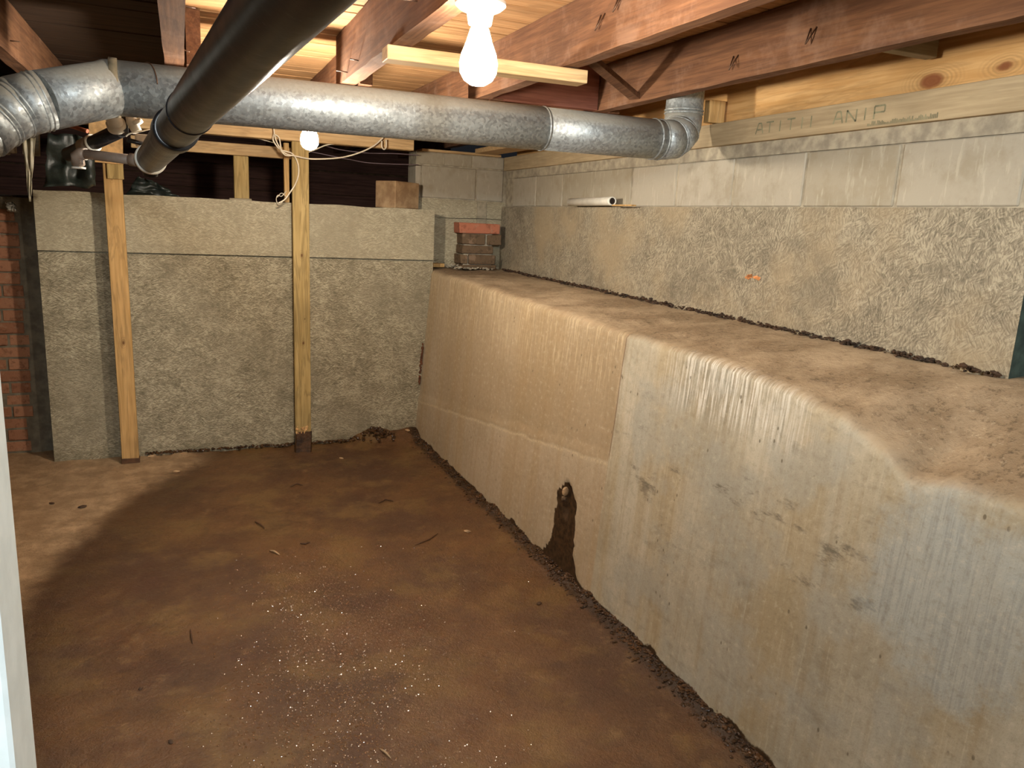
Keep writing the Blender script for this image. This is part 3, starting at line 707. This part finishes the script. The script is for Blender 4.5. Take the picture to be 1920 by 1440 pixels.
P(MB().lathe(a+Vector((-.012, .02, -.05)), (0, 0, 1), [(0, .012), (0, .022), (.006, .022), (.006, .012)], 20).build('rim', M_pvc), gp)['label'] = 'white rim of the elbow'
wb_ = tag(empty('cleanout_box', tuple(on(272, 268, 1, 3.3))), 'small white ribbed plastic box left of the black pipe', 'box')
c = on(272, 264, 1, 3.3)
P(MB().box(c-Vector((.033, .02, .022)), c+Vector((.033, .02, .022)), None, .003).build('body', M_pvc), wb_)
for k in range(4): P(MB().box(c+Vector((-.026+k*.017, -.024, -.02)), c+Vector((-.02+k*.017, -.02, .02))).build('rib', M_pvc), wb_)
tag(MB().tube([on(238, 262, 1, 3.2), on(300, 278, 1, 3.25)], .008, 12).build('grey_rod', M_black), 'thin dark rod in front of the small white box', 'rod')
tag(MB().tube([on(120, 233, 1, 3.3), on(164, 246, 1, 3.25)], .0075, 12).build('copper_pipe', M_copper), 'short copper pipe under the duct', 'pipe')

# ------------------------------------------------------------------ lamps
def fixture(top, rb, e, label, rbase=.057, sock=.03, mount=None, drop=0):
    t = tag(empty('light_fixture', tuple(top)), label, 'light')
    x, y, z = top; z -= drop
    if drop: P(MB().lathe(top, (0, 0, -1), [(0, .05), (drop, .05)], 24).build('mounting_box', M_galv), t)
    if mount: P(MB().lathe((x, y, z), (0, 0, -1), [(0, .045), (.012, .045), (.012, .02)], 24).build('box', M_galv), t)
    P(MB().lathe((x, y, z), (0, 0, -1), [(0, rbase), (.008, rbase), (.016, rbase*.82), (.024, sock), (.048, sock*.85), (.048, .016)], 32).build('base', M_porc), t)
    h = .046; k = rb/.031
    prof = [(h, .013), (h+.012, .015*k), (h+.028*k, .021*k), (h+.045*k, .028*k), (h+.06*k, .031*k), (h+.075*k, .0295*k), (h+.086*k, .023*k), (h+.093*k, .012*k), (h+.095*k, .001)]
    P(MB().lathe((x, y, z), (0, 0, -1), prof, 28).build('bulb', glow('lit_bulb', (1, .89, .74, 1), e)), t)['label'] = 'glowing bulb'
    return t
fixture(Vector((.63, 1.735, 2.0)), .043, BULB1, 'bright bare bulb in a white porcelain holder under a joist', drop=.028)
b2 = on(586, 262, 1, 3.24)
sm2 = Vector((b2.x, 3.32, 1.898))
fixture(sm2, .036, BULB2, 'small bare bulb below the duct in front of the treated post', .035, .024)

# ------------------------------------------------------------------ cables
def cable(name, pts, yd, r, mat, label):
    ps = [on(p[0], p[1], 1, p[2] if len(p) > 2 else yd) for p in pts]; out = []
    n = len(ps)
    for i in range(n-1):
        a, b, c, d = ps[max(i-1, 0)], ps[i], ps[i+1], ps[min(i+2, n-1)]
        for k in range(6):
            t = k/6; out.append(.5*((2*b)+(c-a)*t+(2*a-5*b+4*c-d)*t*t+(3*b-a-3*c+d)*t**3))
    out.append(ps[-1]); return tag(MB().tube(out, r, 8).build(name, mat), label, 'cable')
cable('electric_cable', [(513, 238), (516, 258), (524, 276), (536, 288), (556, 293), (585, 298), (635, 296), (672, 287), (700, 274), (714, 262), (718, 258)], 4.76, .0042, M_cable, 'white cable drooping in front of the treated post')
cable('electric_cable', [(514, 250), (512, 262), (520, 275), (530, 282), (548, 288), (558, 305), (560, 325), (554, 345), (543, 362), (534, 374), (522, 381)], 4.775, .004, M_cable, 'white cable bowing down beside the thin stud to wall top')
cable('electric_cable', [(515, 252), (523, 258), (526, 272), (527, 282), (535, 291), (545, 292)], 4.75, .0038, M_cable, 'short white cable loop left of the treated post')
cable('electric_cable', [(576, 286), (592, 280), (612, 272), (635, 269), (652, 268)], 4.85, .0038, M_cable, 'short white cable rising right of the treated post')
cable('electric_cable', [(716, 264), (716, 275), (720, 280), (724, 275), (724, 262)], 4.77, .004, M_cable, 'small white cable loop hanging under the top plate')
cable('crawl_wire', [(612, 274), (640, 281), (690, 287), (740, 288), (785, 291)], 5.15, .003, M_cabled, 'upper grey wire stretched across the dark opening')
cable('crawl_wire', [(576, 283), (620, 292), (660, 300), (700, 306), (785, 309)], 5.15, .003, M_cabled, 'lower grey wire stretched across the dark opening')
cable('thin_wire', [(395, 248), (440, 254), (480, 259), (514, 268)], 4.95, .0025, M_cable, 'thin pale wire above the short rail')
cable('thin_wire', [(236, 256, 2.93), (245, 250, 2.93), (270, 245, 2.95), (312, 233, 3.0)], 3, .0022, M_cable, 'thin pale wire from white fitting to black pipe')
cable('cable_tangle', [(537, 358), (528, 368), (521, 366), (518, 374), (522, 384), (530, 378), (536, 370), (528, 362), (520, 370)], 4.93, .0022, M_cable, 'tangled pale wire end on the wall top')

# ------------------------------------------------------------------ objects on walls
th = R_(33); rz = Matrix.Rotation(th, 3, 'Z'); cx = Vector((1.275, 4.985, 1.545))
c = cx + rz @ Vector((.115, .09, 0))
tag(MB().box((c.x-.115, c.y-.09, 1.546), (c.x+.115, c.y+.09, 1.715), rz, .004, .002).build('concrete_block', M_loose), 'loose tan concrete block standing on the back wall', 'block')

pv = tag(empty('pipe_stub', (1.98, 3.7, 1.6)), 'white plastic pipe stub lying along the concrete lip', 'pipe')
a = Vector((2.035, 4.0, 1.619)); b = Vector((2.018, 3.5, 1.622)); d = (b-a).normalized()
o = MB(); o.lathe(a, d, [(0, .0215), (.49, .0225), (.50, .0225)], 24); P(o.build('tube', M_pvc), pv)
P(MB().lathe(b+d*.0006, d, [(0, .016), (.0008, .016)], 20).build('bore_shade', flat('bore_shadow', (40, 28, 20), .9)), pv)['label'] = 'dark disc painted as shade in the pipe bore'  # flat dark disc paints the shade of a hollow pipe end
P(MB().lathe(b-d*.002, d, [(0, .022), (.006, .0225), (.006, .0165), (.001, .016)], 24).build('rim', M_pvc), pv)
tag(MB().box((2.0, 3.28, 1.597), (2.025, 3.47, 1.604)).build('wood_shim', M_new), 'thin yellow shim beside the white pipe stub', 'shim')
tag(MB().box((1.56, 5.10, 1.165), (1.65, 5.19, 1.19), Matrix.Rotation(.3, 3, 'Z'), .002).build('wood_offcut', M_new), 'small yellow wood offcut at the corner of the ledge', 'wood offcut')

bp = tag(empty('brick_stub', (1.95, 5.0, 1.16)), 'broken stub of old brickwork standing on the ledge corner', 'brickwork')
def br(xa, xb, za, zb, mat, yf, lab=None, depth=.1, rz_=0):
    o = MB().box((xa, yf, za), (xb, yf+depth, zb), Matrix.Rotation(rz_, 3, 'Z'), .005, .004).build('brick', mat); P(o, bp)
    if lab: o['label'] = lab
ly = 5.03
def px(x, y): q = on(x, y, 1, ly); return q.x, q.z
def pbr(x0, y0, x1, y1, mat, yf=0, lab=None, rz_=0):
    a = px(x0, y1); b = px(x1, y0); br(a[0], b[0], a[1], b[1], mat, ly+yf, lab, .14, rz_)
pbr(862, 421, 938, 437, M_brickr, -.012, 'reddish loose top brick', -.05)
pbr(868, 440, 911, 458, M_brickd); pbr(914, 441, 941, 460, M_brickd, .005)
pbr(866, 461, 925, 475, M_brickd, -.004); pbr(864, 478, 877, 495, M_brickd, .004); pbr(879, 479, 930, 496, M_brickd)
pbr(866, 498, 930, 503, M_mortar and M_brickd, .0)
core = MB().box((px(870, 500)[0], ly+.02, 1.16), (px(926, 425)[0], ly+.15, 1.43), None, .003); P(core.build('mortar', M_mortar), bp)
rb = MB()
for k in range(60):
    q = on(random.uniform(850, 930), 503, 1, ly-.01+random.uniform(-.03, .04)); rb.blob((q.x, q.y, 1.163+random.uniform(0, .012)), random.uniform(.005, .013), (1, 1, .7))
for k in range(70):
    rb.blob((random.uniform(1.68, 2.05), random.uniform(5.08, 5.19), 1.165+random.uniform(0, .015)), random.uniform(.005, .014), (1, 1, .7))
tag(rb.build('mortar_rubble', M_mortar), 'pale mortar crumbs around the brick stub', 'rubble', kind='stuff')

# dark soil line where ledge meets wall
sl_ = MB()
for k in range(1500):
    y = random.uniform(1.34, 5.1); dens = .5+.5*nz(y, 0, 9, 4)
    if random.random() > .25+dens: continue
    big = 1.5 if random.random() < .08 else 1
    sl_.blob((xwall(y)-random.uniform(0, .022)*big, y, 1.157+random.uniform(-.004, .009)*big), random.uniform(.002, .0065)*big, (1, 1.8, .8), 1)
tag(sl_.build('soil_crumbs', M_soil), 'dark crumbs of soil along the wall foot on the ledge', 'soil', kind='stuff')
# muck along the retaining wall and back wall feet
mk = MB()
for k in range(3200):
    y = random.uniform(.6, 4.95); x = xbase(y)+.01-abs(random.gauss(0, .03))
    mk.blob((x, y, floor_fn((x+2)/3.62, (y+1)/6.3).z+random.uniform(-.003, .004)), random.uniform(.002, .008), (1, 1.5, .6))
for k in range(420):
    x = random.uniform(-.25, 1.4); mk.blob((x, YB-abs(random.gauss(0, .012)), .012+random.uniform(0, .012)), random.uniform(.004, .010), (1.4, 1, .7))
for k in range(200):
    x = random.gauss(1.17, .10); mk.blob((x, YB-abs(random.gauss(0, .05)), .02+.08*math.exp(-((x-1.15)/.12)**2)*random.random()), random.uniform(.006, .014), (1.2, 1, .8))
tag(mk.build('muck', M_wetmud), 'dark wet muck heaped along the feet of the walls', 'mud', kind='stuff')
# stones jammed in the top of the leak channel
tag(MB().blob((1.478, 2.785, .372), .016, (1, .8, 1.3), 2, .12).build('stone', M_chip), 'small pale stone at the top of the leak channel', 'stone')
tag(MB().blob((1.478, 2.79, .338), .013, (1, 1, 1), 2, .15).build('stone', M_brickd), 'small brown stone below the pale one in the channel', 'stone')
# wet grit that sparkles
gr = MB()
def grit(px_, py_, r):
    q = on(px_, py_, 2, 0)
    if q.x < xbase(q.y)-.03:
        h = floor_fn((q.x+2)/3.62, (q.y+1)/6.3).z; r *= 1.15; gr.blob((q.x, q.y, h+r*.05), r, (1, random.uniform(.7, 1), random.uniform(.35, .8)), 1, .12, False)
for k in range(3000): grit(random.gauss(690, 90)-(random.random()*120), random.gauss(1290, 110), random.uniform(.002, .0042))
for k in range(300): grit(random.gauss(560, 60), random.gauss(1130, 60), random.uniform(.002, .0036))
for k in range(700): grit(random.uniform(420, 1000), random.uniform(1020, 1440), random.uniform(.002, .004))
tag(gr.build('wet_grit', M_grit), 'wet shiny grit scattered over the middle of the floor', 'grit', kind='stuff')
# loose litter on the floor
def fl(x, y): q = on(x, y, 2, 0); return Vector((q.x, q.y, floor_fn((q.x+2)/3.62, (q.y+1)/6.3).z))
def twig(a, b, r, label, mat=M_twig, c=None):
    a, b = fl(*a)+Vector((0, 0, r)), fl(*b)+Vector((0, 0, r)); m_ = (fl(*c) if c else (a+b)/2)+Vector((0, 0, r*1.5))
    tag(MB().tube([a, lerp(a, m_, .5), m_, lerp(m_, b, .5), b], [r*.5, r, r, r*.9, r*.4], 7).build('twig', mat), label, 'twig', 'twigs on the floor')
twig((778, 1024), (821, 1001), .003, 'longest twig, pointing at the leak channel', c=(805, 1014))
twig((478, 977), (496, 988), .004, 'short dark twig left of the middle of the floor')
twig((357, 1181), (361, 1204), .003, 'thin dark twig standing along the view at the left')
twig((710, 943), (737, 940), .004, 'curved brown twig in the back half of the floor', c=(722, 936))
twig((563, 1022), (581, 1020), .004, 'bowed dark twig near the floor middle', c=(572, 1024))
twig((712, 1407), (733, 1424), .003, 'pale thin twig near the bottom edge', M_chip)
twig((505, 1035), (524, 1044), .004, 'pale splinter left of the sparkling grit', M_chip)
twig((545, 914), (568, 911), .004, 'dark crumb-like twig in front of the treated post', c=(556, 908))
for i, (x, y, r, mt_, lab) in enumerate([(331, 886, .014, M_chip, 'pale chip on the drying line before the left wall'), (285, 856, .02, M_chip, 'pale chip lying at the foot of the back wall'),
        (1011, 1133, .011, M_soil, 'black pebble near the leak channel'), (97, 943, .012, M_soil, 'dark crumb on the dry pale soil'), (155, 952, .016, M_soil, 'dark clod at the edge of the dry soil'),
        (876, 998, .014, M_chip, 'pale chip near the retaining wall foot'), (764, 825, .016, M_chip, 'pale pebble in the back corner by the mud heap'), (264, 1292, .008, M_soil, 'dark pebble at the lower left of the floor'),
        (320, 1392, .008, M_soil, 'dark pebble near the bottom edge'), (640, 860, .012, M_chip, 'pale pebble before the mud heap')]):
    q = fl(x, y); tag(MB().blob(q+Vector((0, 0, r*.25)), r, (1.3, .8, .4), 2, .15).build('pebble', mt_), lab, 'pebble', 'loose pebbles on the floor')

# rusty crack in the back corner
ck = MB()
for k in range(60):
    z = random.uniform(.38, .66); y = 4.955; ck.blob((xface(y, z)-.004-random.uniform(0, .012)*(1-abs(z-.5)*4), y-.004, z), random.uniform(.004, .009), (1, .6, 1.6))
tag(ck.build('rusty_dirt', flat('rusty_dirt', (86, 50, 26), .8, 0, .5, .25)), 'rusty dirt in the crack of the back corner', 'dirt', kind='stuff')

# ------------------------------------------------------------------ plastic scraps in the opening at the left
def scrap(name, quad, yd, mat, label, amp=.03, nu=14, nv=14, th=.0015):
    pts = [on(p[0], p[1], 1, yd+(p[2] if len(p) > 2 else 0)) for p in quad]
    def f(u, v):
        p = lerp(lerp(pts[0], pts[1], u), lerp(pts[3], pts[2], u), v); e_ = 4*u*(1-u)+.3
        return p+Vector((amp*.3*nz(u*3, v*3, yd, 1.5), amp*nz(u*3, v*3, yd+3, 1.3), amp*.3*nz(u*4, v*4, yd+7, 1)))
    o = MB().grid(nu, nv, f).build(name, mat); md = o.modifiers.new('thick', 'SOLIDIFY'); md.thickness = th
    return tag(o, label, 'plastic')
scrap('plastic_sheet', [(92, 245), (175, 262), (182, 352), (80, 350)], 4.5, M_plast, 'dark plastic sheet bunched in the opening above the left wall', .06)
scrap('plastic_sheet', [(262, 330), (300, 345), (340, 370), (232, 368)], 5.02, M_plast, 'crumpled dark plastic on the wall top below the black pipe', .06)
tag(scrap('torn_strip', [(42, 262), (66, 258), (58, 378), (54, 378)], 4.0, flat('pale_film', (128, 120, 98), .5), 'pointed pale strip hanging in front of the bricks', .01), cat='plastic')
scrap('plastic_rag', [(12, 380), (24, 378), (36, 398), (14, 396)], 5.12, flat('grey_rag', (150, 146, 134), .6, 0, .4), 'small grey rag stuck on the brick wall top', .04)
pr = tag(empty('wall_stub', (-1.15, 4.9, 1.5)), 'pale masonry stub under the duct at the left edge', 'masonry')
q = on(0, 250, 1, 4.9); q2 = on(26, 290, 1, 4.9)
P(MB().box((q.x-.3, 4.9, q2.z), (on(10, 250, 1, 4.9).x, 5.0, 1.98), None, .004).build('left_block', M_mortar), pr)
P(MB().box((on(12, 250, 1, 4.9).x, 4.91, q2.z+.01), (q2.x, 5.0, 1.98), None, .004).build('right_block', M_mortar), pr)
tag(MB().box((on(43, 260, 1, 4.6).x, 4.6, on(43, 290, 1, 4.6).z), (on(74, 260, 1, 4.6).x, 4.64, 1.99), Matrix.Rotation(.05, 3, 'Y'), .002).build('hanging_board', M_grey), 'grey board end hanging under the duct at the left', 'board')
